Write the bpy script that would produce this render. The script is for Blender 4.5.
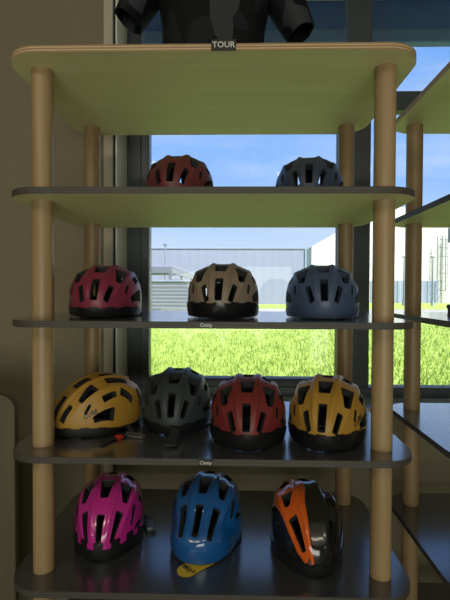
import bpy, bmesh, math, random
import numpy as np
from mathutils import Matrix, Vector
PI = math.pi
random.seed(7)
rng = np.random.default_rng(7)
sc = bpy.context.scene
for o in list(bpy.data.objects):
    bpy.data.objects.remove(o)
COL = sc.collection

# ------------------------------------------------------------------ camera
EYE = 1.30
cam = bpy.data.cameras.new('camera')
cam.sensor_fit = 'VERTICAL'
cam.sensor_height = 36
cam.lens = 442.0 / 600 * 36
cam.shift_y = -0.7 / 600
cam.clip_start = 0.02
cam.clip_end = 500
co = bpy.data.objects.new('camera', cam)
COL.objects.link(co)
co.matrix_world = (Matrix.Translation((0.0637, 0, EYE)) @ Matrix.Rotation(0.024, 4, 'Z')
                   @ Matrix.Rotation(PI / 2 - 0.0186, 4, 'X') @ Matrix.Rotation(0.0042, 4, 'Z'))
sc.camera = co

# ------------------------------------------------------------------ exposure, sky, sun, room lamps, added fill
sc.view_settings.view_transform = 'Standard'
sc.view_settings.look = 'None'
sc.view_settings.gamma = 1
sc.view_settings.use_curve_mapping = False
sc.view_settings.exposure = 0.48

world = bpy.data.worlds.new('sky')
sc.world = world
world.use_nodes = True
wn = world.node_tree
wn.nodes.clear()


def wnode(t, **kw):
    n = wn.nodes.new(t)
    for k, v in kw.items():
        setattr(n, k, v)
    return n


w_out = wnode('ShaderNodeOutputWorld')
w_bg = wnode('ShaderNodeBackground')
w_bg.inputs['Strength'].default_value = 0.80
tc = wnode('ShaderNodeTexCoord')
sep = wnode('ShaderNodeSeparateXYZ')
ramp = wnode('ShaderNodeValToRGB')
cr = ramp.color_ramp
cr.elements[0].position = 0.0
cr.elements[0].color = (0.66, 0.74, 0.88, 1)
cr.elements[1].position = 1.0
cr.elements[1].color = (0.13, 0.30, 0.72, 1)
for pos, c in ((0.09, (0.60, 0.73, 0.97, 1)), (0.22, (0.32, 0.54, 1.0, 1)), (0.45, (0.20, 0.42, 0.95, 1))):
    e = cr.elements.new(pos)
    e.color = c
noise = wnode('ShaderNodeTexNoise')
noise.inputs['Scale'].default_value = 2.6
noise.inputs['Detail'].default_value = 6
noise.inputs['Roughness'].default_value = 0.55
mapn = wnode('ShaderNodeMapping')
mapn.inputs['Scale'].default_value = (1, 1, 4.5)
mapn.inputs['Location'].default_value = (0.35, 0.2, 0.1)
cl = wnode('ShaderNodeMapRange')
cl.inputs['From Min'].default_value = 0.47
cl.inputs['From Max'].default_value = 0.75
cl.inputs['To Max'].default_value = 0.4
mix = wnode('ShaderNodeMix', data_type='RGBA')
mix.inputs['B'].default_value = (0.86, 0.88, 0.93, 1)
L = wn.links.new
L(tc.outputs['Generated'], sep.inputs[0])
L(sep.outputs['Z'], ramp.inputs[0])
L(tc.outputs['Generated'], mapn.inputs[0])
L(mapn.outputs[0], noise.inputs[0])
L(noise.outputs['Fac'], cl.inputs[0])
L(cl.outputs[0], mix.inputs['Factor'])
L(ramp.outputs[0], mix.inputs['A'])
L(mix.outputs['Result'], w_bg.inputs[0])
L(w_bg.outputs[0], w_out.inputs[0])


def light(name, kind, loc, aim, energy, color, **kw):
    d = bpy.data.lights.new(name, kind)
    d.energy = energy
    d.color = color
    for k, v in kw.items():
        setattr(d, k, v)
    o = bpy.data.objects.new(name, d)
    COL.objects.link(o)
    o.location = loc
    o.rotation_euler = (Vector(aim) - Vector(loc)).to_track_quat('-Z', 'Y').to_euler()
    return o


light('sun', 'SUN', (26, -13, 30), (0, 3, 0), 9.0, (1.0, 0.95, 0.86), angle=0.01)
# the shop's ceiling lamps behind the photographer
light('ceiling_lamp_light', 'AREA', (-1.1, -1.5, 2.84), (-0.7, -0.3, 0.6), 12, (1.0, 0.86, 0.66), shape='RECTANGLE', size=1.2, size_y=0.3)
light('ceiling_lamp_light', 'AREA', (1.2, -1.8, 2.84), (1.1, -1.4, 0), 5, (1.0, 0.86, 0.66), shape='RECTANGLE', size=1.2, size_y=0.3)
# added fill light far behind the photographer, aimed up to brighten the shelf undersides
light('front_fill_light', 'AREA', (0.3, -3.85, 0.8), (0.1, 1.5, 1.5), 66, (0.96, 1.0, 0.86), shape='RECTANGLE', size=3.2, size_y=1.9)


# ------------------------------------------------------------------ materials
def new_mat(name):
    m = bpy.data.materials.new(name)
    m.use_nodes = True
    nt = m.node_tree
    b = nt.nodes['Principled BSDF']
    return m, nt, b


def plain(name, col, rough=0.5, metal=0.0, coat=0.0, spec=0.5, bump=0.0, bscale=200.0, var=0.0):
    m, nt, b = new_mat(name)
    b.inputs['Base Color'].default_value = (*col, 1)
    b.inputs['Roughness'].default_value = rough
    b.inputs['Metallic'].default_value = metal
    b.inputs['Coat Weight'].default_value = coat
    b.inputs['Coat Roughness'].default_value = 0.06
    b.inputs['Specular IOR Level'].default_value = spec
    t = nt.nodes.new('ShaderNodeTexCoord')
    n = nt.nodes.new('ShaderNodeTexNoise')
    n.inputs['Scale'].default_value = bscale
    n.inputs['Detail'].default_value = 3
    nt.links.new(t.outputs['Object'], n.inputs[0])
    if bump:
        bp = nt.nodes.new('ShaderNodeBump')
        bp.inputs['Strength'].default_value = bump
        bp.inputs['Distance'].default_value = 0.001
        nt.links.new(n.outputs['Fac'], bp.inputs['Height'])
        nt.links.new(bp.outputs[0], b.inputs['Normal'])
    if var:
        n2 = nt.nodes.new('ShaderNodeTexNoise')
        n2.inputs['Scale'].default_value = bscale * 0.1
        n2.inputs['Detail'].default_value = 4
        nt.links.new(t.outputs['Object'], n2.inputs[0])
        r = nt.nodes.new('ShaderNodeValToRGB')
        r.color_ramp.elements[0].position = 0.3
        r.color_ramp.elements[1].position = 0.7
        r.color_ramp.elements[0].color = (*[c * (1 - var) for c in col], 1)
        r.color_ramp.elements[1].color = (*[min(1, c * (1 + var)) for c in col], 1)
        nt.links.new(n2.outputs['Fac'], r.inputs[0])
        nt.links.new(r.outputs[0], b.inputs['Base Color'])
    return m


def wood(name, c1, c2, scale, rough=0.5, bump=0.05):
    m, nt, b = new_mat(name)
    t = nt.nodes.new('ShaderNodeTexCoord')
    mp = nt.nodes.new('ShaderNodeMapping')
    mp.inputs['Scale'].default_value = scale
    n = nt.nodes.new('ShaderNodeTexNoise')
    n.inputs['Scale'].default_value = 1
    n.inputs['Detail'].default_value = 6
    n.inputs['Distortion'].default_value = 0.6
    r = nt.nodes.new('ShaderNodeValToRGB')
    r.color_ramp.elements[0].position = 0.3
    r.color_ramp.elements[1].position = 0.7
    r.color_ramp.elements[0].color = (*c1, 1)
    r.color_ramp.elements[1].color = (*c2, 1)
    nt.links.new(t.outputs['Object'], mp.inputs[0])
    nt.links.new(mp.outputs[0], n.inputs[0])
    nt.links.new(n.outputs['Fac'], r.inputs[0])
    nt.links.new(r.outputs[0], b.inputs['Base Color'])
    b.inputs['Roughness'].default_value = rough
    bp = nt.nodes.new('ShaderNodeBump')
    bp.inputs['Strength'].default_value = bump
    bp.inputs['Distance'].default_value = 0.001
    nt.links.new(n.outputs['Fac'], bp.inputs['Height'])
    nt.links.new(bp.outputs[0], b.inputs['Normal'])
    return m


def layered(name, c1, c2, layers=5, rough=0.6, thick=0.017):
    """plywood edge: thin stripes along local z"""
    m, nt, b = new_mat(name)
    t = nt.nodes.new('ShaderNodeTexCoord')
    s = nt.nodes.new('ShaderNodeSeparateXYZ')
    mm = nt.nodes.new('ShaderNodeMath')
    mm.operation = 'MULTIPLY'
    mm.inputs[1].default_value = layers / thick * PI
    sn = nt.nodes.new('ShaderNodeMath')
    sn.operation = 'SINE'
    r = nt.nodes.new('ShaderNodeValToRGB')
    r.color_ramp.elements[0].position = 0.25
    r.color_ramp.elements[1].position = 0.6
    r.color_ramp.elements[0].color = (*c1, 1)
    r.color_ramp.elements[1].color = (*c2, 1)
    nt.links.new(t.outputs['Object'], s.inputs[0])
    nt.links.new(s.outputs['Z'], mm.inputs[0])
    nt.links.new(mm.outputs[0], sn.inputs[0])
    nt.links.new(sn.outputs[0], r.inputs[0])
    nt.links.new(r.outputs[0], b.inputs['Base Color'])
    b.inputs['Roughness'].default_value = rough
    return m


M_post = wood('pale_ash_post', (0.27, 0.175, 0.085), (0.38, 0.26, 0.135), (26, 26, 1.6), 0.42)
M_under = wood('birch_board_face', (0.86, 0.82, 0.40), (0.92, 0.89, 0.50), (1.5, 30, 8), 0.55)
M_top = plain('dark_grey_laminate', (0.045, 0.047, 0.054), 0.24, coat=1.0, spec=0.8, bump=0.004, bscale=900, var=0.10)
M_top.node_tree.nodes['Principled BSDF'].inputs['Coat Roughness'].default_value = 0.17
M_edge = layered('plywood_edge', (0.30, 0.19, 0.10), (0.62, 0.45, 0.26))
M_edge_dark = layered('dark_plywood_edge', (0.045, 0.040, 0.036), (0.075, 0.064, 0.053))  # darker stripe colours for the edges of all boards below the top one
M_wall = plain('beige_wall_paint', (0.20, 0.172, 0.112), 0.85, bump=0.08, bscale=300, var=0.04)
M_ceil = plain('white_ceiling_paint', (0.7, 0.68, 0.62), 0.9, bump=0.05, bscale=200, var=0.02)
M_floor = plain('grey_concrete_floor', (0.22, 0.20, 0.18), 0.5, bump=0.05, bscale=80, var=0.15)
M_frame = plain('anthracite_window_frame', (0.045, 0.055, 0.066), 0.45, bump=0.02, bscale=600)
M_cream = plain('cream_jamb', (0.78, 0.74, 0.62), 0.6, bump=0.03, bscale=300)
M_trim = plain('grey_beige_trim', (0.46, 0.41, 0.32), 0.6, bump=0.03, bscale=300)
M_rail = plain('slate_blue_rail', (0.08, 0.10, 0.12), 0.4, metal=0.3, bump=0.02, bscale=400)
M_sill = plain('pale_window_sill', (0.40, 0.42, 0.45), 0.3, bump=0.02, bscale=300)
M_black = plain('black_plastic', (0.008, 0.008, 0.009), 0.45, bump=0.03, bscale=900)
M_foam = plain('black_foam', (0.014, 0.014, 0.016), 0.85, bump=0.25, bscale=500)
M_web = plain('black_webbing', (0.016, 0.016, 0.018), 0.8, bump=0.3, bscale=1200)
M_redclip = plain('red_plastic', (0.55, 0.03, 0.015), 0.4, bump=0.02, bscale=900)
M_clip = plain('grey_clasp', (0.22, 0.21, 0.20), 0.3, metal=0.6, bump=0.02, bscale=900)
M_tagblack = plain('black_tag', (0.01, 0.01, 0.01), 0.4, bump=0.01, bscale=900)
M_white = plain('white_lettering', (0.55, 0.55, 0.53), 0.5, bump=0.01, bscale=900)
M_ink = plain('dark_lettering', (0.02, 0.02, 0.02), 0.5, bump=0.01, bscale=900)
M_yellow = plain('yellow_card', (0.72, 0.50, 0.03), 0.5, bump=0.02, bscale=900)
M_panel = wood('olive_beige_board', (0.085, 0.072, 0.040), (0.11, 0.092, 0.050), (20, 20, 2), 0.6)


def glass_mat():
    m, nt, b = new_mat('window_glass')
    nt.nodes.remove(b)
    out = [n for n in nt.nodes if n.type == 'OUTPUT_MATERIAL'][0]
    tr = nt.nodes.new('ShaderNodeBsdfTransparent')
    tr.inputs[0].default_value = (0.96, 0.98, 0.97, 1)
    gl = nt.nodes.new('ShaderNodeBsdfGlossy')
    gl.inputs['Roughness'].default_value = 0.0
    fr = nt.nodes.new('ShaderNodeFresnel')
    fr.inputs['IOR'].default_value = 1.3
    mx = nt.nodes.new('ShaderNodeMixShader')
    nt.links.new(fr.outputs[0], mx.inputs[0])
    nt.links.new(tr.outputs[0], mx.inputs[1])
    nt.links.new(gl.outputs[0], mx.inputs[2])
    nt.links.new(mx.outputs[0], out.inputs[0])
    return m


M_glass = glass_mat()


# ------------------------------------------------------------------ builders
def link(name, me, mats, parent=None, loc=None, smooth=False):
    o = bpy.data.objects.new(name, me)
    COL.objects.link(o)
    for m in (mats if isinstance(mats, (list, tuple)) else [mats]):
        me.materials.append(m)
    if smooth:
        me.polygons.foreach_set('use_smooth', [True] * len(me.polygons))
    if parent is not None:
        o.parent = parent
    if loc is not None:
        o.location = loc
    return o


class MB:
    def __init__(self):
        self.bm = bmesh.new()

    def box(self, lo, hi, bevel=0.0, mi=0, rot=None, segs=2):
        r = bmesh.ops.create_cube(self.bm, size=1)
        vs = r['verts']
        c = [(a + b) / 2 for a, b in zip(lo, hi)]
        s = [abs(b - a) for a, b in zip(lo, hi)]
        M = Matrix.Translation(c) @ (rot.to_4x4() if rot else Matrix.Identity(4)) @ Matrix.Diagonal((*s, 1))
        bmesh.ops.transform(self.bm, matrix=M, verts=vs)
        fs = list({f for v in vs for f in v.link_faces})
        for f in fs:
            f.material_index = mi
        if bevel:
            es = list({e for v in vs for e in v.link_edges})
            bmesh.ops.bevel(self.bm, geom=es, offset=bevel, segments=segs, affect='EDGES', profile=0.5)
        return self

    def cyl(self, a, b, r1, r2=None, seg=24, bevel=0.0):
        a, b = Vector(a), Vector(b)
        r2 = r1 if r2 is None else r2
        d = b - a
        M = Matrix.Translation((a + b) / 2) @ d.to_track_quat('Z', 'Y').to_matrix().to_4x4()
        r = bmesh.ops.create_cone(self.bm, cap_ends=True, segments=seg, radius1=r1, radius2=r2, depth=d.length, matrix=M)
        if bevel:
            es = [e for e in {e for v in r['verts'] for e in v.link_edges} if len(e.link_faces) == 2 and
                  max(len(f.verts) for f in e.link_faces) > 4]
            bmesh.ops.bevel(self.bm, geom=es, offset=bevel, segments=2, affect='EDGES')
        return self

    def prism(self, pts, z0, z1, mi=(0, 0, 0)):
        """pts: outline in x,y; mi = (top, side, bottom) material"""
        n = len(pts)
        vb = [self.bm.verts.new((x, y, z0)) for x, y in pts]
        vt = [self.bm.verts.new((x, y, z1)) for x, y in pts]
        self.bm.faces.new(vt).material_index = mi[0]
        self.bm.faces.new(vb[::-1]).material_index = mi[2]
        for i in range(n):
            self.bm.faces.new((vb[i], vb[(i + 1) % n], vt[(i + 1) % n], vt[i])).material_index = mi[1]
        return self

    def tube(self, pts, r, seg=8, flat=1.0):
        pts = [Vector(p) for p in pts]
        rings = []
        for i, p in enumerate(pts):
            d = (pts[min(i + 1, len(pts) - 1)] - pts[max(i - 1, 0)]).normalized()
            up = Vector((0, 0, 1)) if abs(d.z) < 0.9 else Vector((1, 0, 0))
            s = d.cross(up).normalized()
            u = s.cross(d)
            rr = r[i] if isinstance(r, (list, tuple)) else r
            rings.append([self.bm.verts.new(p + s * math.cos(k / seg * 2 * PI) * rr + u * math.sin(k / seg * 2 * PI) * rr * flat)
                          for k in range(seg)])
        for a, b in zip(rings, rings[1:]):
            for k in range(seg):
                self.bm.faces.new((a[k], a[(k + 1) % seg], b[(k + 1) % seg], b[k]))
        self.bm.faces.new(rings[0][::-1])
        self.bm.faces.new(rings[-1])
        return self

    def build(self, name, mats, parent=None, smooth=False, loc=None, angle=None):
        bmesh.ops.recalc_face_normals(self.bm, faces=self.bm.faces)
        me = bpy.data.meshes.new(name)
        self.bm.to_mesh(me)
        self.bm.free()
        o = link(name, me, mats, parent, loc, smooth)
        if smooth:
            me.set_sharp_from_angle(angle=math.radians(angle or 35))
        return o


def thing(name, label, cat, loc=(0, 0, 0), rotz=0.0, group=None):
    o = bpy.data.objects.new(name, None)
    o.empty_display_size = 0.05
    COL.objects.link(o)
    o.location = loc
    o.rotation_euler = (0, 0, rotz)
    o['label'] = label
    o['category'] = cat
    if group:
        o['group'] = group
    return o


def tag(o, label, cat, group=None, kind=None):
    if label:
        o['label'] = label
        o['category'] = cat
    if group:
        o['group'] = group
    if kind:
        o['kind'] = kind
    return o


def struct(o):
    o['kind'] = 'structure'
    return o


def text_mesh(s, size, align='CENTER', spacing=1.0, bold=0.0):
    cu = bpy.data.curves.new('lettering', 'FONT')
    cu.body = s
    cu.size = size
    cu.align_x = align
    cu.align_y = 'CENTER'
    cu.space_character = spacing
    cu.offset = bold
    cu.resolution_u = 3
    o = bpy.data.objects.new('lettering', cu)
    COL.objects.link(o)
    dg = bpy.context.evaluated_depsgraph_get()
    me = bpy.data.meshes.new_from_object(o.evaluated_get(dg))
    bpy.data.objects.remove(o)
    bpy.data.curves.remove(cu)
    me.materials.clear()
    return me


# ------------------------------------------------------------------ the room
XL, XR, YB, ZC = -2.3, 3.3, -4.0, 2.9
WY = 1.82          # inner face of the window wall
FY = 1.98          # inner face of the window frame
WX0, WX1 = -0.43, 2.72
WZ0, WZ1 = 0.825, 2.72
struct(MB().box((XL - .1, YB - .1, -0.1), (XR + .1, WY + .3, 0)).build('floor', M_floor))
struct(MB().box((XL - .1, YB - .1, ZC), (XR + .1, WY + .3, ZC + .1)).build('ceiling', M_ceil))
struct(MB().box((XL - .1, YB - .1, 0), (XL, WY + .3, ZC)).build('wall_left', M_wall))
struct(MB().box((XR, YB - .1, 0), (XR + .1, WY + .3, ZC)).build('wall_right', M_wall))
struct(MB().box((XL, YB - .1, 0), (XR, YB, ZC)).build('wall_front', M_wall))
b = MB()
b.box((XL, WY, 0), (WX0, WY + .3, ZC)).box((WX0, WY, 0), (WX1, WY + .3, WZ0 - .03)).box((WX0, WY, WZ1), (WX1, WY + .3, ZC)).box((XL, WY + .1, ZC), (XR, WY + .3, 3.55)).box((WX1, WY, 0), (XR, WY + .3, ZC))
struct(b.build('wall_back', M_wall))
# strips at the left side of the opening
struct(MB().box((-.478, WY - .018, 0.30), (-.439, WY, ZC), .002).build('trim_1', M_trim))
struct(MB().box((-.439, WY - .024, 0.30), (-.4345, WY, ZC), .002).build('trim_2', M_rail))
struct(MB().box((WX0, WY - .012, WZ0), (WX0 + .006, FY, WZ1)).build('trim_3', M_cream))
struct(MB().box((XL, WY - .014, 0), (XR, WY, .07), .003).build('baseboard_back', M_trim))

win = bpy.data.objects.new('window_1', None)
COL.objects.link(win)
win.location = (0, FY, WZ0)
struct(win)
D = 0.07
MX = 0.608         # mullion
TZ0, TZ1 = 2.105 - WZ0, 2.185 - WZ0
H = WZ1 - WZ0
f = MB()
x0 = WX0 + .006
f.box((x0, 0, 0), (x0 + .062, D, H), .004).box((WX1 - .07, 0, 0), (WX1, D, H), .004)
f.box((x0 + .062, 0, 0), (WX1 - .07, D, .048), .004).box((x0 + .062, 0, H - .06), (WX1 - .07, D, H), .004)
f.build('window_frame', M_frame, win)
MUL = [(MX - .054, MX + .05), (MX + 1.0, MX + 1.10)]
for a, c in MUL:
    MB().box((a, -.004, .048), (c, D, H - .06), .004).build('mullion', M_frame, win)
spans = [(x0 + .062, MUL[0][0]), (MUL[0][1], MUL[1][0]), (MUL[1][1], WX1 - .07)]
for i, (a, c) in enumerate(spans):
    MB().box((a, 0, TZ0), (c, D, TZ1), .004).build('transom', M_frame, win)
    lo, hi = (a, .048), (c, TZ0)
    if i == 0:
        s = MB()
        w = .036
        s.box((a, -.008, .048), (a + w, D - .01, TZ0), .004).box((c - w, -.008, .048), (c, D - .01, TZ0), .004)
        s.box((a + w, -.008, .048), (c - w, D - .01, .048 + w), .004).box((a + w, -.008, TZ0 - w), (c - w, D - .01, TZ0), .004)
        so = s.build('sash', M_frame, win)
        MB().box((a + w, .03, .048 + w), (c - w, .036, TZ0 - w)).build('pane', M_glass, so)
    else:
        MB().box((a, .03, .048), (c, .036, TZ0)).build('pane', M_glass, win)
    MB().box((a, .03, TZ1), (c, .036, H - .06)).build('pane', M_glass, win)
MB().box((WX0, WY - FY - .012, -.03), (WX1, .0, 0), .004).build('window_sill', M_sill, win)

# ------------------------------------------------------------------ outdoors
GZ = -0.10


def grass_mat():
    m, nt, b = new_mat('lawn_green')
    t = nt.nodes.new('ShaderNodeTexCoord')
    n = nt.nodes.new('ShaderNodeTexNoise')
    n.inputs['Scale'].default_value = 5
    n.inputs['Detail'].default_value = 8
    n.inputs['Roughness'].default_value = 0.75
    r = nt.nodes.new('ShaderNodeValToRGB')
    r.color_ramp.elements[0].position = 0.32
    r.color_ramp.elements[0].color = (0.18, 0.27, 0.05, 1)
    r.color_ramp.elements[1].position = 0.68
    r.color_ramp.elements[1].color = (0.42, 0.52, 0.13, 1)
    nt.links.new(t.outputs['Object'], n.inputs[0])
    nt.links.new(n.outputs['Fac'], r.inputs[0])
    nt.links.new(r.outputs[0], b.inputs['Base Color'])
    b.inputs['Roughness'].default_value = 0.8
    b.inputs['Specular IOR Level'].default_value = 0.1
    return m


M_grass = grass_mat()
M_hall = plain('pale_grey_cladding', (0.28, 0.30, 0.42), 0.9, spec=0.1, bump=0.02, bscale=2, var=0.03)
M_whitewall = plain('white_render', (0.64, 0.61, 0.60), 0.9, spec=0.1, bump=0.02, bscale=3, var=0.03)
M_plinth = plain('blue_grey_plinth', (0.28, 0.32, 0.44), 0.9, spec=0.1, bump=0.02, bscale=3, var=0.06)
M_steel = plain('grey_steel', (0.20, 0.22, 0.26), 0.5, metal=0.2, bump=0.02, bscale=10)
M_road = plain('pale_asphalt', (0.30, 0.285, 0.29), 0.85, bump=0.02, bscale=10, var=0.06)
M_beam = plain('blue_beam', (0.035, 0.10, 0.50), 0.3, bump=0.02, bscale=20, var=0.2)
M_beamlow = plain('grey_blue_beam', (0.13, 0.20, 0.52), 0.8, spec=0.1, bump=0.02, bscale=20, var=0.2)
M_soffit = plain('soffit_white', (0.75, 0.76, 0.60), 0.8, bump=0.02, bscale=30)
M_shutter = plain('grey_siding', (0.26, 0.265, 0.34), 0.9, spec=0.1, bump=0.02, bscale=10)

struct(MB().box((-120, WY + .3, GZ - .2), (140, 27.5, GZ)).build('lawn', M_grass))
# blades of grass on the near lawn
N = 52000
yy = 5.2 + 14.0 * rng.random(N) ** 1.6
xx = (rng.random(N) - 0.42) * (yy * 1.35 + 1.0) + 0.03 * yy
hgt = 0.05 + 0.07 * rng.random(N)
ang = rng.random(N) * 2 * PI
wd = 0.006 + 0.006 * rng.random(N)
lean = (rng.random((N, 2)) - 0.5) * 0.08
base = np.stack([xx, yy, np.full(N, GZ)], 1)
dx = np.stack([np.cos(ang) * wd, np.sin(ang) * wd, np.zeros(N)], 1)
tip = base + np.stack([lean[:, 0], lean[:, 1], hgt], 1)
V = np.stack([base - dx, base + dx, tip], 1).reshape(-1, 3)
me = bpy.data.meshes.new('grass_blades')
me.from_pydata(V.tolist(), [], np.arange(3 * N).reshape(-1, 3).tolist())
tag(link('grass_blades', me, M_grass), 'bright green blades of grass on the lawn outside the window', 'grass', kind='stuff')

struct(MB().box((-120, 27.5, GZ - .2), (140, 36, GZ - .02)).build('road', M_road))
struct(MB().box((-120, 36, GZ - .2), (140, 160, GZ + .0)).build('verge', M_grass))

# canopy over the window, outside: soffit and blue edge beam
can = bpy.data.objects.new('trim_4', None)
COL.objects.link(can)
can.location = (0, 2.13, 3.37)
struct(can)
MB().box((-4, 0, 0), (6, 1.2, .12)).build('soffit', M_soffit, can)
MB().box((-4, 1.07, -.205), (6, 1.12, 0), .004).build('edge_beam', M_beam, can)
MB().box((-4, 1.06, -.30), (6, 1.14, -.205), .01).build('gutter', M_beamlow, can)


def ribbed(o_name, x0, x1, y, z0, z1, pitch, depth, mat, parent, horiz=False):
    """cladding sheet facing -y with trapezoid ribs, in parent coordinates"""
    b = MB()
    pts = []
    if not horiz:
        n = int((x1 - x0) / pitch)
        for i in range(n):
            a = x0 + (x1 - x0) * i / n
            w = (x1 - x0) / n
            pts += [(a, y), (a + .5 * w, y), (a + .6 * w, y - depth), (a + .9 * w, y - depth)]
        pts += [(x1, y), (x1, y + .25), (x0, y + .25)]
        b.prism(pts, z0, z1)
        return b.build(o_name, mat, parent)
    n = int((z1 - z0) / pitch)
    for i in range(n):
        a = z0 + (z1 - z0) * i / n
        w = (z1 - z0) / n
        pts += [(a, y), (a + .7 * w, y - depth), (a + .98 * w, y - depth)]
    pts += [(z1, y), (z1, y + .15), (z0, y + .15)]
    v0 = [b.bm.verts.new((x0, q, p)) for p, q in pts]
    v1 = [b.bm.verts.new((x1, q, p)) for p, q in pts]
    b.bm.faces.new(v0)
    b.bm.faces.new(v1[::-1])
    for i in range(len(pts)):
        j = (i + 1) % len(pts)
        b.bm.faces.new((v0[i], v1[i], v1[j], v0[j]))
    return b.build(o_name, mat, parent)


hall = thing('warehouse', 'long pale grey flat-roofed warehouse across the lawn, left of the white building', 'building', (0, 48, GZ))
ribbed('cladding', -34, 7.6, 0, 0, 6.0, 1.0, .006, M_hall, hall)
MB().box((-34, .25, 0), (7.6, 7, 5.9)).build('body', M_hall, hall)
MB().box((-34.1, -.08, 5.96), (7.7, .3, 6.1), .02).build('parapet_cap', M_plinth, hall)
MB().box((7.5, -.08, 0), (7.7, .05, 5.96), .02).build('corner_trim', M_plinth, hall)

wh = thing('white_building', 'bright white building with a sloping roof edge behind the right-hand posts', 'building', (0, 56, GZ))
prof = [(9.6, 0), (9.6, 7.05), (18.3, 12.0), (50, 12.0), (50, 0)]
b = MB()
v0 = [b.bm.verts.new((x, 0, z)) for x, z in prof]
v1 = [b.bm.verts.new((x, 10, z)) for x, z in prof]
b.bm.faces.new(v0)
b.bm.faces.new(v1[::-1])
for i in range(len(prof)):
    j = (i + 1) % len(prof)
    b.bm.faces.new((v0[i], v1[i], v1[j], v0[j]))
b.build('wall', M_whitewall, wh)
ribbed('plinth', 17, 25.4, -.05, 0, 2.8, .9, .05, M_plinth, wh)
MB().box((26.6, -.05, 7.6), (27.8, .02, 9.4), .02).build('window', M_frame, wh)

# caged ladder on the white building
lad = thing('caged_ladder', 'steel caged ladder climbing the white building at the right edge', 'ladder', (25.9, 55.5, GZ))
for s in (-.3, .3):
    MB().cyl((s, .3, 0), (s, .3, 8.8), .035, seg=8).build('rail', M_steel, lad)
r = MB()
for k in range(24):
    r.cyl((-.3, .3, .3 + k * .32), (.3, .3, .3 + k * .32), .022, seg=6)
r.build('rungs', M_steel, lad)
for k in range(7):
    z = 1.6 + k * 1.05
    MB().tube([(.42 * math.cos(a), .3 - .75 * abs(math.sin(a)) if 0 < a < PI else .3, z) for a in np.linspace(0, PI, 12)], .03, 6).build('cage_hoop', M_steel, lad)
for a in (.6, PI / 2, PI - .6):
    MB().cyl((.42 * math.cos(a), .3 - .75 * math.sin(a), 1.6), (.42 * math.cos(a), .3 - .75 * math.sin(a), 7.9), .025, seg=6).build('cage_bar', M_steel, lad)

# low siding-clad structure at the left with a raised steel beam
ls = thing('siding_fence', 'low grey horizontal-siding fence outside, right of the anthracite window frame', 'fence', (0, 26.2, GZ))
ribbed('siding', -9.5, -2.55, 0, 0, 1.95, .2, .05, M_shutter, ls, True)
MB().box((-9.5, -.1, 1.95), (-2.5, .2, 2.03), .01).build('cap', M_plinth, ls)
cp = thing('carport', 'grey steel carport beam on posts above the siding fence', 'carport', (0, 27, GZ))
MB().box((-9.5, .8, 2.50), (-3.95, 1.0, 2.92), .02).build('front_beam', M_steel, cp)
MB().box((-4.1, 1.0, 2.50), (-3.92, 15.5, 2.92), .02).build('side_beam', M_steel, cp)
MB().box((-9.5, .9, 2.92), (-3.9, 15.6, 3.0), .02).build('roof_sheet', M_hall, cp)
for x, y in ((-8.5, .8), (-4.15, .8), (-4.15, 6.5), (-4.15, 14)):
    MB().box((x, y, 0), (x + .2, y + .2, 2.50), .01).build('post', M_steel, cp)


def lamp_post(x, y, h, label):
    t = thing('street_lamp', label, 'street lamp', (x, y, GZ), group='street lamps outside')
    MB().cyl((0, 0, 0), (0, 0, h), .085, .05, 10).build('pole', M_steel, t)
    MB().box((-.22, -.16, h), (.22, .16, h + .12), .03).build('lamp_head', M_steel, t)
    MB().cyl((0, 0, 0), (0, 0, .5), .14, .14, 10).build('base', M_plinth, t)


lamp_post(-6.9, 43.5, 5.9, 'slim street lamp standing before the left end of the grey warehouse')
lamp_post(17.2, 45.5, 4.9, 'thin street lamp before the white building, nearer the middle of the photo')
lamp_post(20.1, 45.5, 4.9, 'thin street lamp before the white building, nearer the caged ladder')

# ------------------------------------------------------------------ shelving units
TH = 0.017
TOPS = [1.898, 1.554, 1.225, 0.887, 0.549, 0.211]    # upper faces of the boards
PY0, PY1 = 1.168, 1.575


def rrect(x0, x1, y0, y1, r, n=14):
    pts = []
    for cx, cy, a0 in ((x1 - r, y1 - r, 0), (x0 + r, y1 - r, 90), (x0 + r, y0 + r, 180), (x1 - r, y0 + r, 270)):
        for k in range(n + 1):
            a = math.radians(a0 + 90 * k / n)
            pts.append((cx + r * math.cos(a), cy + r * math.sin(a)))
    return pts


def shelving(label, cx):
    t = thing('shelving_unit', label, 'shelf', (cx, 0, 0), group='helmet shelving units')
    for i, z in enumerate(TOPS):
        b = MB()
        b.prism(rrect(-.523, .523, 1.078, 1.654, .092), -TH, 0, (0, 1, 2))
        bm = b.bm
        es = [e for e in bm.edges if len({f.material_index for f in e.link_faces}) == 2]
        bmesh.ops.bevel(bm, geom=es, offset=.0016, segments=2, affect='EDGES', material=1)
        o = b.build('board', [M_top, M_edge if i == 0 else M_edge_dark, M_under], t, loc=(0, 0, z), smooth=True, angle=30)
        if i == 0:
            o['label'] = 'top board with a pale plywood edge'
    for x in (-.45, .45):
        for y in (PY0, PY1):
            pb = MB()
            for a, c in zip(TOPS, TOPS[1:]):
                pass
            pb.cyl((x, y, 0), (x, y, TOPS[0] - TH), .0275, seg=40)
            pb.build('post', M_post, t, smooth=True)
    return t


shelving('tall shelving unit with round wooden posts in the centre, holding the rows of helmets', 0.0)
shelving('matching shelving unit cut off by the right edge, standing beside the helmet display', 1.139)


def shelf_tag(label, text, x, z, w, h, size, spacing=1.0, bold=0.0):
    t = thing('shelf_label', label, 'label', (x, 1.078, z), group='black name labels on the shelf edges')
    MB().box((-w / 2, -.0035, -h / 2), (w / 2, -.0005, h / 2), .0006).build('plate', M_tagblack, t)
    me = text_mesh(text, size, spacing=spacing, bold=bold)
    o = link('lettering', me, M_white, t)
    o.location = (0, -.0041, 0)
    o.rotation_euler = (PI / 2, 0, 0)


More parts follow.
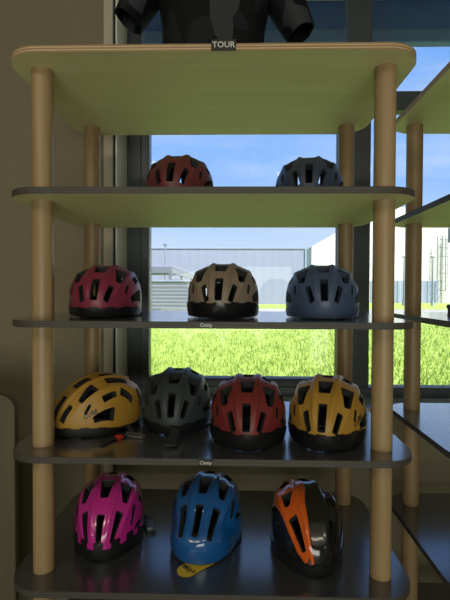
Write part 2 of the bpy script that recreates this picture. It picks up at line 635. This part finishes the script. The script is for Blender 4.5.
shelf_tag('black label reading TOUR on the pale edge of the top board', 'TOUR', .032, 1.8925, .060, .0265, .0195, 1.04, .0004)
shelf_tag('small black label reading Cinity on the board under the taupe helmet', 'Cinity', -.008, 1.2165, .036, .0135, .0118, 1.05, .0002)
shelf_tag('small black label reading Cinity on the board under the dark grey and red helmets', 'Cinity', -.008, .8785, .036, .0135, .0118, 1.05, .0002)


# ------------------------------------------------------------------ helmets
class Style:
    a, bf, bb, c, n, z0 = .106, .137, .160, .112, 2.45, .050
    flare = 0.0
    rag = 0.0
    band_front, band_back = .030, .018
    vents = []


def mirror(v):
    out = []
    for e in v:
        out.append(e)
        if e[0] > 0.001:
            out.append((-e[0], e[1], e[2], e[3], -e[4], e[5]))
    return out


ADULT = Style()
ADULT.rag = .0015
ADULT.vents = mirror([
    (0, .78, .072, .185, 0, .05), (.30, .80, .054, .150, 6, .10),
    (0, .27, .095, .135, 0, -.10), (.37, .36, .072, .155, -14, -.35),
    (.60, .50, .026, .085, -22, .0), (.88, .25, .085, .25, 10, -.35),
    (.60, .04, .050, .14, -4, .1),
    (0, -.22, .075, .16, 0, 0), (.31, -.22, .065, .19, 6, .1), (.60, -.36, .055, .15, 16, .1),
    (.17, -.66, .065, .13, 4, .1), (.45, -.72, .05, .12, 22, .1)])
VISOR = Style()
VISOR.rag, VISOR.vents, VISOR.band_front = .0015, ADULT.vents, .045
KID = Style()
KID.a, KID.bf, KID.bb, KID.c = .100, .134, .152, .121
KID.rag = .010
KID.band_front, KID.band_back = .046, .022
KID.vents = mirror([
    (0, .76, .060, .175, 0, -.10), (.31, .72, .052, .215, 3, -.20),
    (0, .18, .078, .165, 0, -.25), (.32, .19, .068, .155, -14, -.40),
    (.60, .40, .030, .15, -22, -.2), (.86, .34, .042, .17, 14, -.3),
    (.62, -.08, .045, .13, 0, .1),
    (0, -.36, .07, .15, 0, 0), (.31, -.34, .06, .17, 6, .1), (.58, -.42, .05, .14, 16, .1), (.2, -.72, .055, .11, 4, .1)])
BIKE = Style()          # blue one: same shell drawn out into a visor at the front
BIKE.a, BIKE.bf, BIKE.bb, BIKE.c = .104, .132, .152, .121
BIKE.flare = .028
BIKE.band_front, BIKE.band_back = .0, .018
BIKE.vents = mirror([
    (0, .67, .060, .19, 0, -.05), (.30, .67, .056, .205, 3, -.15),
    (0, .15, .075, .15, 0, -.15), (.30, .15, .064, .15, -12, -.30),
    (.58, .28, .030, .13, -20, -.2), (.76, .16, .045, .14, 6, -.2),
    (0, -.36, .07, .15, 0, 0), (.31, -.34, .06, .17, 6, .1), (.58, -.42, .05, .14, 16, .1), (.2, -.72, .055, .11, 4, .1)])
DUO = Style()           # orange and black one
DUO.a, DUO.bf, DUO.bb, DUO.c = .099, .140, .155, .121
DUO.band_front, DUO.band_back = .034, .02
DUO.rag = .003
DUO.vents = mirror([
    (.31, .64, .056, .215, 8, -.25), (.34, .13, .062, .12, -14, -.4),
    (.66, .40, .035, .16, 10, -.2), (.62, -.08, .045, .13, 0, .1),
    (0, -.36, .06, .15, 0, 0), (.31, -.36, .06, .17, 6, .1), (.58, -.42, .05, .14, 16, .1), (.2, -.72, .055, .11, 4, .1)])
DUO_PANEL = [(-.03, -.55), (-.50, -.50), (-.60, -.1), (-.52, .20), (-.48, .58), (-.43, .86), (-.31, 1.02), (-.22, 1.0),
             (-.20, .93), (-.15, 1.05), (-.10, 1.03), (-.125, .72), (-.10, .30), (-.03, .0)]


def smooth01(x, a, b):
    t = np.clip((x - a) / (b - a), 0, 1)
    return t * t * (3 - 2 * t)


def surf(st, p, q, off):
    rho = np.sqrt(p * p + q * q) + 1e-9
    th = rho * PI / 2
    s = np.sin(th) / rho
    dx, dy, dz = s * p, -s * q, np.cos(th)
    b = np.where(dy < 0, st.bf, st.bb)
    R = ((np.abs(dx / st.a) ** st.n + np.abs(dz / st.c) ** st.n) ** (2 / st.n) + (dy / b) ** 2) ** -.5
    # raised ribs running front to back between the vents
    wob = smooth01(rho, 1.0, .8) * 1.3
    rib = (np.exp(-((np.abs(p) - .165) / .045) ** 2) * smooth01(np.abs(q), 1.0, .6) +
           .8 * np.exp(-((np.abs(p) - .46) / .05) ** 2) * smooth01(np.abs(q), .9, .4)) * .0042 * wob
    fl = st.flare * smooth01(q + .22 * np.abs(p), .62, 1.05) * smooth01(q, .15, .5) * np.exp(-(p / 1.05) ** 6)
    R = R + rib + fl + off
    x, y, z = R * dx, R * dy, R * dz
    x = x * (1 - .17 * smooth01(-y, .0, .14))
    z = z + st.z0 + .35 * fl + .11 * y * smooth01(z, -.02, .07)
    return np.stack([x, y, z], -1)


def ventsdf(st, p, q):
    d = np.full(p.shape, 9.0)
    for cp, cq, w, h, a, tp in st.vents:
        w, h = w * 1.12, h * 1.06
        an = math.radians(a)
        u = (p - cp) * math.cos(an) + (q - cq) * math.sin(an)
        v = -(p - cp) * math.sin(an) + (q - cq) * math.cos(an)
        ww = w * (1 + tp * v / h)
        r = w * .38
        qx = np.abs(u) - ww + r
        qy = np.abs(v) - h + r
        d = np.minimum(d, np.hypot(np.maximum(qx, 0), np.maximum(qy, 0)) + np.minimum(np.maximum(qx, qy), 0) - r)
    return d


def polysdf(poly, p, q):
    P = np.array(poly)
    d = np.full(p.shape, 9.0)
    ins = np.zeros(p.shape, bool)
    for i in range(len(P)):
        a, b = P[i], P[(i + 1) % len(P)]
        e = b - a
        wx, wy = p - a[0], q - a[1]
        t = np.clip((wx * e[0] + wy * e[1]) / (e @ e), 0, 1)
        d = np.minimum(d, np.hypot(wx - e[0] * t, wy - e[1] * t))
        c = ((a[1] > q) != (b[1] > q)) & (p < (b[0] - a[0]) * (q - a[1]) / (b[1] - a[1] + 1e-12) + a[0])
        ins ^= c
    return np.where(ins, d, -d)


def patch(name, st, field, o_out, o_in, mats, parent, n=164):
    """solid sheet over the helmet's surface where field(p, q) > 0"""
    g = np.linspace(-1.42, 1.42, n)
    h = g[1] - g[0]
    p, q = np.meshgrid(g, g, indexing='ij')
    for _ in range(2):
        F = field(p, q)
        e = 1e-3
        gx = (field(p + e, q) - F) / e
        gy = (field(p, q + e) - F) / e
        gn = np.hypot(gx, gy) + 1e-6
        dist = F / gn
        near = np.abs(dist) < .55 * h
        p = np.where(near, p - dist * gx / gn, p)
        q = np.where(near, q - dist * gy / gn, q)
    keep = field(p, q) > -.004
    kf = keep[:-1, :-1] & keep[1:, :-1] & keep[1:, 1:] & keep[:-1, 1:]
    # the field at each cell centre must be inside too
    pc = (p[:-1, :-1] + p[1:, 1:] + p[1:, :-1] + p[:-1, 1:]) / 4
    qc = (q[:-1, :-1] + q[1:, 1:] + q[1:, :-1] + q[:-1, 1:]) / 4
    kf &= field(pc, qc) > 0
    idx = np.arange(n * n).reshape(n, n)
    A, B, C2, D2 = idx[:-1, :-1][kf], idx[1:, :-1][kf], idx[1:, 1:][kf], idx[:-1, 1:][kf]
    quads = np.stack([A, B, C2, D2], 1)
    used = np.unique(quads)
    rem = np.full(n * n, -1)
    rem[used] = np.arange(len(used))
    quads = rem[quads]
    pu, qu = p.ravel()[used], q.ravel()[used]
    m = len(used)
    Vv = np.concatenate([surf(st, pu, qu, o_out), surf(st, pu, qu, o_in)])
    ed = np.concatenate([quads[:, [0, 1]], quads[:, [1, 2]], quads[:, [2, 3]], quads[:, [3, 0]]])
    key = np.sort(ed, 1)
    _, inv, cnt = np.unique(key, axis=0, return_inverse=True, return_counts=True)
    bd = ed[cnt[inv.ravel()] == 1]
    side = np.stack([bd[:, 1], bd[:, 0], bd[:, 0] + m, bd[:, 1] + m], 1)
    allf = np.concatenate([quads, quads[:, ::-1] + m, side])
    me = bpy.data.meshes.new(name)
    me.from_pydata(Vv.tolist(), [], allf.tolist())
    # disc (p, q) has q to the front (-y): orientation is mirrored, so flip
    me.flip_normals()
    nq = len(quads)
    mi = np.zeros(len(allf), np.int32)
    if len(mats) > 1:
        mi[nq:] = 1
    o = link(name, me, mats, parent)
    me.polygons.foreach_set('material_index', mi)
    sm = np.ones(len(allf), bool)
    me.polygons.foreach_set('use_smooth', sm)
    me.set_sharp_from_angle(angle=math.radians(50))
    return o


def curved_text(st, s, size, cp, cq, ux, uy, vx, vy, mat, parent, off=.0012):
    me = text_mesh(s, 1.0, spacing=1.05, bold=.028)
    nv = len(me.vertices)
    c = np.zeros(nv * 3)
    me.vertices.foreach_get('co', c)
    c = c.reshape(-1, 3)
    p = cp + size * (c[:, 0] * ux + c[:, 1] * vx)
    q = cq + size * (c[:, 0] * uy + c[:, 1] * vy)
    me.vertices.foreach_set('co', surf(st, p, q, off).ravel())
    return link('logo', me, mat, parent)


def helmet(label, st, shell_mat, trim_mat, loc, rotz, tilt=(0, 0), scale=1.0, group='bike helmets on the shelves', logo=None, panel=None, extras=None, zs=1.0, liner=None):
    t = thing('bike_helmet', label, 'helmet', loc, rotz, group)

    def zz(p, q):
        return surf(st, p, q, 0)[..., 2]

    def front(p, q):
        return smooth01(q / (np.hypot(p, q) + 1e-6), -.3, .55)

    def zrim(p, q):
        f_ = q / (np.hypot(p, q) + 1e-6)
        return .004 + .009 * np.exp(-((f_ + .25) / .25) ** 2)

    def zband(p, q):
        az = np.arctan2(p, q)
        f_ = front(p, q)
        return st.band_back + (st.band_front - st.band_back) * f_ + st.rag * np.sign(np.sin(az * 15 + PI / 2)) * smooth01(q, .1, .5)

    def F_shell(p, q):
        return np.minimum((zz(p, q) - np.maximum(zband(p, q), zrim(p, q))) / .19, ventsdf(st, p, q))

    def F_trim(p, q):
        z = zz(p, q)
        return np.minimum(np.minimum((z - zrim(p, q)) / .19, (zband(p, q) + .001 - z) / .19), ventsdf(st, p, q) + .004)

    def F_liner(p, q):
        return np.minimum((zz(p, q) - zrim(p, q) - .004) / .19, ventsdf(st, p, q) + .008)

    patch('shell', st, F_shell, 0.0, -.0035, [shell_mat, M_black], t)
    patch('visor' if st.band_front > .04 else 'lower_trim', st, F_trim, .0022, -.0035, [trim_mat], t)
    patch('foam_liner', st, F_liner, -.0036, -.021, [liner or M_foam], t, n=124)
    # pads and fit ring inside
    ring = []
    for k in range(41):
        a = k / 40 * 2 * PI
        ring.append((.076 * math.sin(a), -.098 * math.cos(a) + .004, .020 + .008 * math.cos(a)))
    MB().tube(ring[:-1] + [ring[0]], .0085, 8, 1.5).build('fit_ring', M_black, t, smooth=True)
    if panel:
        def F_panel(p, q):
            return np.minimum(polysdf(panel, p, q), np.minimum(ventsdf(st, p, q), (zz(p, q) - zrim(p, q) - .004) / .19))
        patch('colour_panel', st, F_panel, .0016, -.001, [panel_mat], t)
    if logo:
        curved_text(st, 'CUBE', *logo, M_ink, t)
    if extras:
        extras(t)
    t.rotation_euler = (Matrix.Rotation(rotz, 3, 'Z') @ Matrix.Rotation(tilt[0], 3, 'X') @ Matrix.Rotation(tilt[1], 3, 'Y')).to_euler()
    t.scale = (scale, scale, scale * zs)
    # rest the lowest point on the board
    R = t.rotation_euler.to_matrix()
    low = 9
    for ch in t.children:
        if ch.name.split('.')[0] in ('strap', 'buckle'):
            continue
        c = np.zeros(len(ch.data.vertices) * 3)
        ch.data.vertices.foreach_get('co', c)
        low = min(low, (c.reshape(-1, 3) @ np.array(R).T)[:, 2].min() * scale * zs)
    t.location.z = loc[2] - low + .0004
    return t


def paint(name, col, rough, coat=0.0):
    return plain(name, col, rough, coat=coat, bump=0.02 if coat else 0.06, bscale=900)


P_red = paint('matt_red_paint', (0.13, 0.022, 0.028), 0.42)
P_red2 = paint('matt_brick_red_paint', (0.17, 0.020, 0.022), 0.42)
P_mag = paint('matt_raspberry_paint', (0.20, 0.020, 0.052), 0.42)
P_taupe = paint('matt_taupe_paint', (0.23, 0.17, 0.13), 0.45)
P_slate = paint('matt_slate_blue_paint', (0.052, 0.078, 0.155), 0.42)
P_navy = paint('matt_navy_paint', (0.035, 0.050, 0.095), 0.45)
P_ochre = paint('matt_ochre_paint', (0.37, 0.20, 0.028), 0.45)
P_dark = paint('matt_dark_slate_paint', (0.030, 0.040, 0.045), 0.5)
P_pink = paint('gloss_pink_paint', (0.50, 0.020, 0.26), 0.22, 0.8)
P_blue = paint('gloss_blue_paint', (0.008, 0.090, 0.31), 0.2, 0.8)
P_gblack = paint('gloss_black_paint', (0.010, 0.010, 0.012), 0.15, 0.9)
panel_mat = paint('gloss_orange_paint', (0.62, 0.105, 0.012), 0.2, 0.8)
P_slatefoam = plain('slate_blue_foam', (0.026, 0.040, 0.075), 0.8, bump=0.2, bscale=500)
P_visor = plain('smoke_black_visor', (0.009, 0.009, 0.010), 0.25, bump=0.02, bscale=900)

S2, S3, S4, S5 = TOPS[1], TOPS[2], TOPS[3], TOPS[4]
LOGO = (.115, .705, .50, .22, -.97, -.97, -.22)

def add_world(t, b, name, mat):
    """a part given in world coordinates, made a child of the helmet t"""
    M = (Matrix.Translation(t.location) @ t.rotation_euler.to_matrix().to_4x4() @ Matrix.Diagonal((*t.scale, 1))).inverted()
    bmesh.ops.transform(b.bm, matrix=M, verts=b.bm.verts)
    return b.build(name, mat, t, smooth=True)


helmet('dark red helmet on the second board from the top, against the sky', ADULT, P_red, M_black, (-.113, 1.38, S2), -.08)
helmet('navy helmet on the second board from the top, near the right posts', ADULT, P_navy, M_black, (.292, 1.40, S2), -.16)
helmet('raspberry red helmet on the third board beside the left posts', ADULT, P_mag, M_black, (-.324, 1.31, S3), .04, scale=.98, zs=.93)
helmet('taupe helmet in the middle of the third board, before the grey warehouse', VISOR, P_taupe, P_visor, (.027, 1.29, S3), -.07, scale=.98, zs=.96)
helmet('slate blue helmet on the third board beside the right posts', ADULT, P_slate, P_slate, (.314, 1.29, S3), -.14, scale=.98, zs=.94, liner=P_slatefoam)
och = helmet('ochre helmet turned to the left on the fourth board, its side logo showing', ADULT, P_ochre, M_black, (-.355, 1.315, S4), -.75, scale=.95, logo=LOGO)
sl = helmet('dark slate helmet on the fourth board between the turned ochre and the red one', ADULT, P_dark, M_black, (-.119, 1.375, S4), 0, scale=1.0)
helmet('brick red helmet with smoke visor on the fourth board, right of the dark slate one', VISOR, P_red2, P_visor, (.100, 1.255, S4), -.06, scale=1.02)
helmet('ochre helmet facing forward on the fourth board beside the right posts', VISOR, P_ochre, P_visor, (.324, 1.255, S4), -.30, scale=1.02, logo=LOGO)
pk = helmet('glossy pink helmet with black lower edge on the lowest visible board', KID, P_pink, M_black, (-.318, 1.325, S5), .06, scale=1.02)
helmet('glossy blue helmet with built-in visor on the lowest visible board', BIKE, P_blue, M_black, (-.022, 1.34, S5), -.16, scale=1.03)
helmet('glossy black and orange helmet on the lowest visible board, at right', DUO, P_gblack, M_black, (.274, 1.285, S5), .06, scale=1.04, panel=DUO_PANEL)

# straps and clasps lying out on the boards
add_world(och, MB().tube([(-.262, 1.30, S4 + .022), (-.238, 1.272, S4 + .008), (-.225, 1.250, S4 + .004), (-.250, 1.228, S4 + .004),
                          (-.278, 1.195, S4 + .004), (-.291, 1.160, S4 + .004)], .008, 10, .35), 'strap', M_web)
add_world(och, MB().box((-.268, 1.206, S4 + .0005), (-.250, 1.224, S4 + .011), .003, rot=Matrix.Rotation(.9, 3, 'Z')), 'buckle', M_redclip)['label'] = 'red plastic clip'
b = MB()
for dy in (-.010, .010):
    b.box((-.250, 1.233 + dy, S4 + .001), (-.190, 1.237 + dy, S4 + .008), .001, rot=Matrix.Rotation(-.35, 3, 'Z'))
b.box((-.196, 1.215, S4 + .001), (-.190, 1.238, S4 + .008), .001, rot=Matrix.Rotation(-.35, 3, 'Z'))
b.box((-.226, 1.224, S4 + .001), (-.220, 1.246, S4 + .008), .001, rot=Matrix.Rotation(-.35, 3, 'Z'))
add_world(och, b, 'buckle', M_clip)['label'] = 'grey clasp'
add_world(sl, MB().tube([(-.104, 1.235, S4 + .024), (-.104, 1.205, S4 + .014), (-.107, 1.175, S4 + .008), (-.108, 1.152, S4 + .006)],
                        [.013, .014, .018, .019], 10, .25), 'strap', M_web)
add_world(pk, MB().tube([(-.245, 1.40, S5 + .03), (-.225, 1.42, S5 + .016), (-.214, 1.405, S5 + .010)], .008, 10, .5), 'strap', M_web)
add_world(pk, MB().box((-.222, 1.350, S5 + .0005), (-.194, 1.418, S5 + .018), .005, rot=Matrix.Rotation(.45, 3, 'Z')), 'buckle', M_rail)

# yellow card tucked under the blue helmet
yc = thing('hang_tag', 'yellow rounded card reading Mips under the front of the blue helmet', 'tag', (-.050, 1.183, S5 + .001), math.radians(45))
pts = [(.075, -.026), (.075, .026)] + [(-.02 + .026 * math.cos(a), .026 * math.sin(a)) for a in np.linspace(PI / 2, 3 * PI / 2, 16)]
MB().prism(pts, 0, .0012).build('card', M_yellow, yc)
o = link('lettering', text_mesh('Mips', .024, bold=.0004), M_ink, yc)
o.location = (-.012, 0, .0016)
o.rotation_euler = (0, 0, math.radians(-82))

# red release clip of the strap lying before the ochre helmet
# ------------------------------------------------------------------ jersey on the top board
def camo():
    m, nt, b = new_mat('black_camouflage_fabric')
    t = nt.nodes.new('ShaderNodeTexCoord')
    n = nt.nodes.new('ShaderNodeTexVoronoi')
    n.inputs['Scale'].default_value = 20
    n.inputs['Randomness'].default_value = 1
    mp = nt.nodes.new('ShaderNodeMapping')
    mp.inputs['Rotation'].default_value = (0.3, 0.8, 0.2)
    mp.inputs['Scale'].default_value = (1.0, .6, .55)
    s = nt.nodes.new('ShaderNodeSeparateColor')
    r = nt.nodes.new('ShaderNodeValToRGB')
    r.color_ramp.interpolation = 'CONSTANT'
    r.color_ramp.elements[0].color = (0.003, 0.0035, 0.005, 1)
    r.color_ramp.elements[1].position = .45
    r.color_ramp.elements[1].color = (0.010, 0.011, 0.014, 1)
    e = r.color_ramp.elements.new(.75)
    e.color = (0.036, 0.038, 0.046, 1)
    nt.links.new(t.outputs['Object'], mp.inputs[0])
    nt.links.new(mp.outputs[0], n.inputs[0])
    nt.links.new(n.outputs['Color'], s.inputs[0])
    nt.links.new(s.outputs[0], r.inputs[0])
    nt.links.new(r.outputs[0], b.inputs['Base Color'])
    b.inputs['Roughness'].default_value = .75
    b.inputs['Specular IOR Level'].default_value = .2
    return m


M_camo = camo()


def loft(rings, cap=(True, True)):
    b = MB()
    R = [[b.bm.verts.new(p) for p in ring] for ring in rings]
    n = len(R[0])
    for a, c in zip(R, R[1:]):
        for k in range(n):
            b.bm.faces.new((a[k], a[(k + 1) % n], c[(k + 1) % n], c[k]))
    if cap[0]:
        b.bm.faces.new(R[0][::-1])
    if cap[1]:
        b.bm.faces.new(R[-1])
    return b


jy = thing('cycling_jersey', 'black camouflage cycling jersey standing on the top board, cut off by the frame', 'jersey', (-.006, 1.37, TOPS[0]))
rings = []
prof = [(0, .156, .085), (.03, .155, .088), (.10, .153, .092), (.18, .155, .098), (.27, .168, .102), (.33, .188, .10),
        (.40, .180, .092), (.44, .150, .08), (.465, .105, .066), (.48, .065, .055)]
for z, hx, hy in prof:
    ring = []
    for k in range(48):
        a = k / 48 * 2 * PI
        wr = 1 + .018 * math.sin(7 * a + z * 30) + .012 * math.sin(13 * a - z * 45)
        ca, sa = math.cos(a), math.sin(a)
        ring.append((hx * wr * math.copysign(abs(ca) ** .8, ca), hy * wr * math.copysign(abs(sa) ** .8, sa), z))
    rings.append(ring)
loft(rings).build('jersey_body', M_camo, jy, smooth=True, angle=70)
for s, hz in ((-1, .225), (1, .180)):
    rings = []
    A, B2 = Vector((s * .155, 0, .42)), Vector((s * .262, -.01, hz))
    for i in range(10):
        u = i / 9
        c = A.lerp(B2, u)
        d = (B2 - A).normalized()
        side = Vector((0, 1, 0))
        up = side.cross(d).normalized()
        rr = .072 - .028 * u
        rings.append([c + up * math.cos(k / 32 * 2 * PI) * rr * (1 + .05 * math.sin(5 * k / 32 * 2 * PI + u * 9)) +
                      side * math.sin(k / 32 * 2 * PI) * rr * 1.35 * (1 + .04 * math.sin(3 * k / 32 * 2 * PI - u * 7)) for k in range(32)])
    hem = rings[-1]
    c = sum(hem, Vector()) / len(hem)
    rings.append([c + (v - c) * .90 for v in hem])
    rings.append([c + (v - c) * .86 - d * .06 for v in hem])
    loft(rings).build('sleeve', M_camo, jy, smooth=True, angle=70)
loft([[(.068 * math.cos(k / 32 * 2 * PI), .058 * math.sin(k / 32 * 2 * PI), z) for k in range(32)] for z in (.475, .52)]).build('collar', M_web, jy, smooth=True, angle=40)

# ------------------------------------------------------------------ small things at the edges of the picture
bl = thing('clamp', 'small black clamp-shaped gadget on the right-hand shelving unit at the frame edge', 'clamp', (.745, 1.40, S3))
MB().box((-.016, -.008, 0), (-.001, .008, .004), .001).build('clamp_foot', M_black, bl)
MB().box((-.015, -.007, .004), (-.007, .007, .024), .002).build('bracket', M_black, bl)
MB().box((-.018, -.010, .022), (.04, .010, .036), .004).build('head', M_black, bl)

pn = thing('display_board', 'olive beige board with a rounded top corner at the far left edge', 'board', (-1.0, 1.32, 0))
b = MB()
pts = []
x0_, x1_, z1_, r_ = -.4, .40, .985, .05
pts = [(x0_, .04), (x1_, .04)] + [(x1_ - r_ + r_ * math.cos(a), z1_ - r_ + r_ * math.sin(a)) for a in np.linspace(0, PI / 2, 12)] + \
      [(x0_ + r_ + r_ * math.cos(a), z1_ - r_ + r_ * math.sin(a)) for a in np.linspace(PI / 2, PI, 12)]
v0 = [b.bm.verts.new((x, -.0125, z)) for x, z in pts]
v1 = [b.bm.verts.new((x, .0125, z)) for x, z in pts]
b.bm.faces.new(v0)
b.bm.faces.new(v1[::-1])
for i in range(len(pts)):
    j = (i + 1) % len(pts)
    b.bm.faces.new((v0[i], v1[i], v1[j], v0[j]))
bmesh.ops.bevel(b.bm, geom=[e for e in b.bm.edges if any(len(f_.verts) > 6 for f_ in e.link_faces)], offset=.003, segments=2, affect='EDGES')
b.build('panel', M_panel, pn)
for x in (-.3, .3):
    MB().box((x - .03, -.14, 0), (x + .03, .14, .04), .006).build('foot', M_panel, pn)
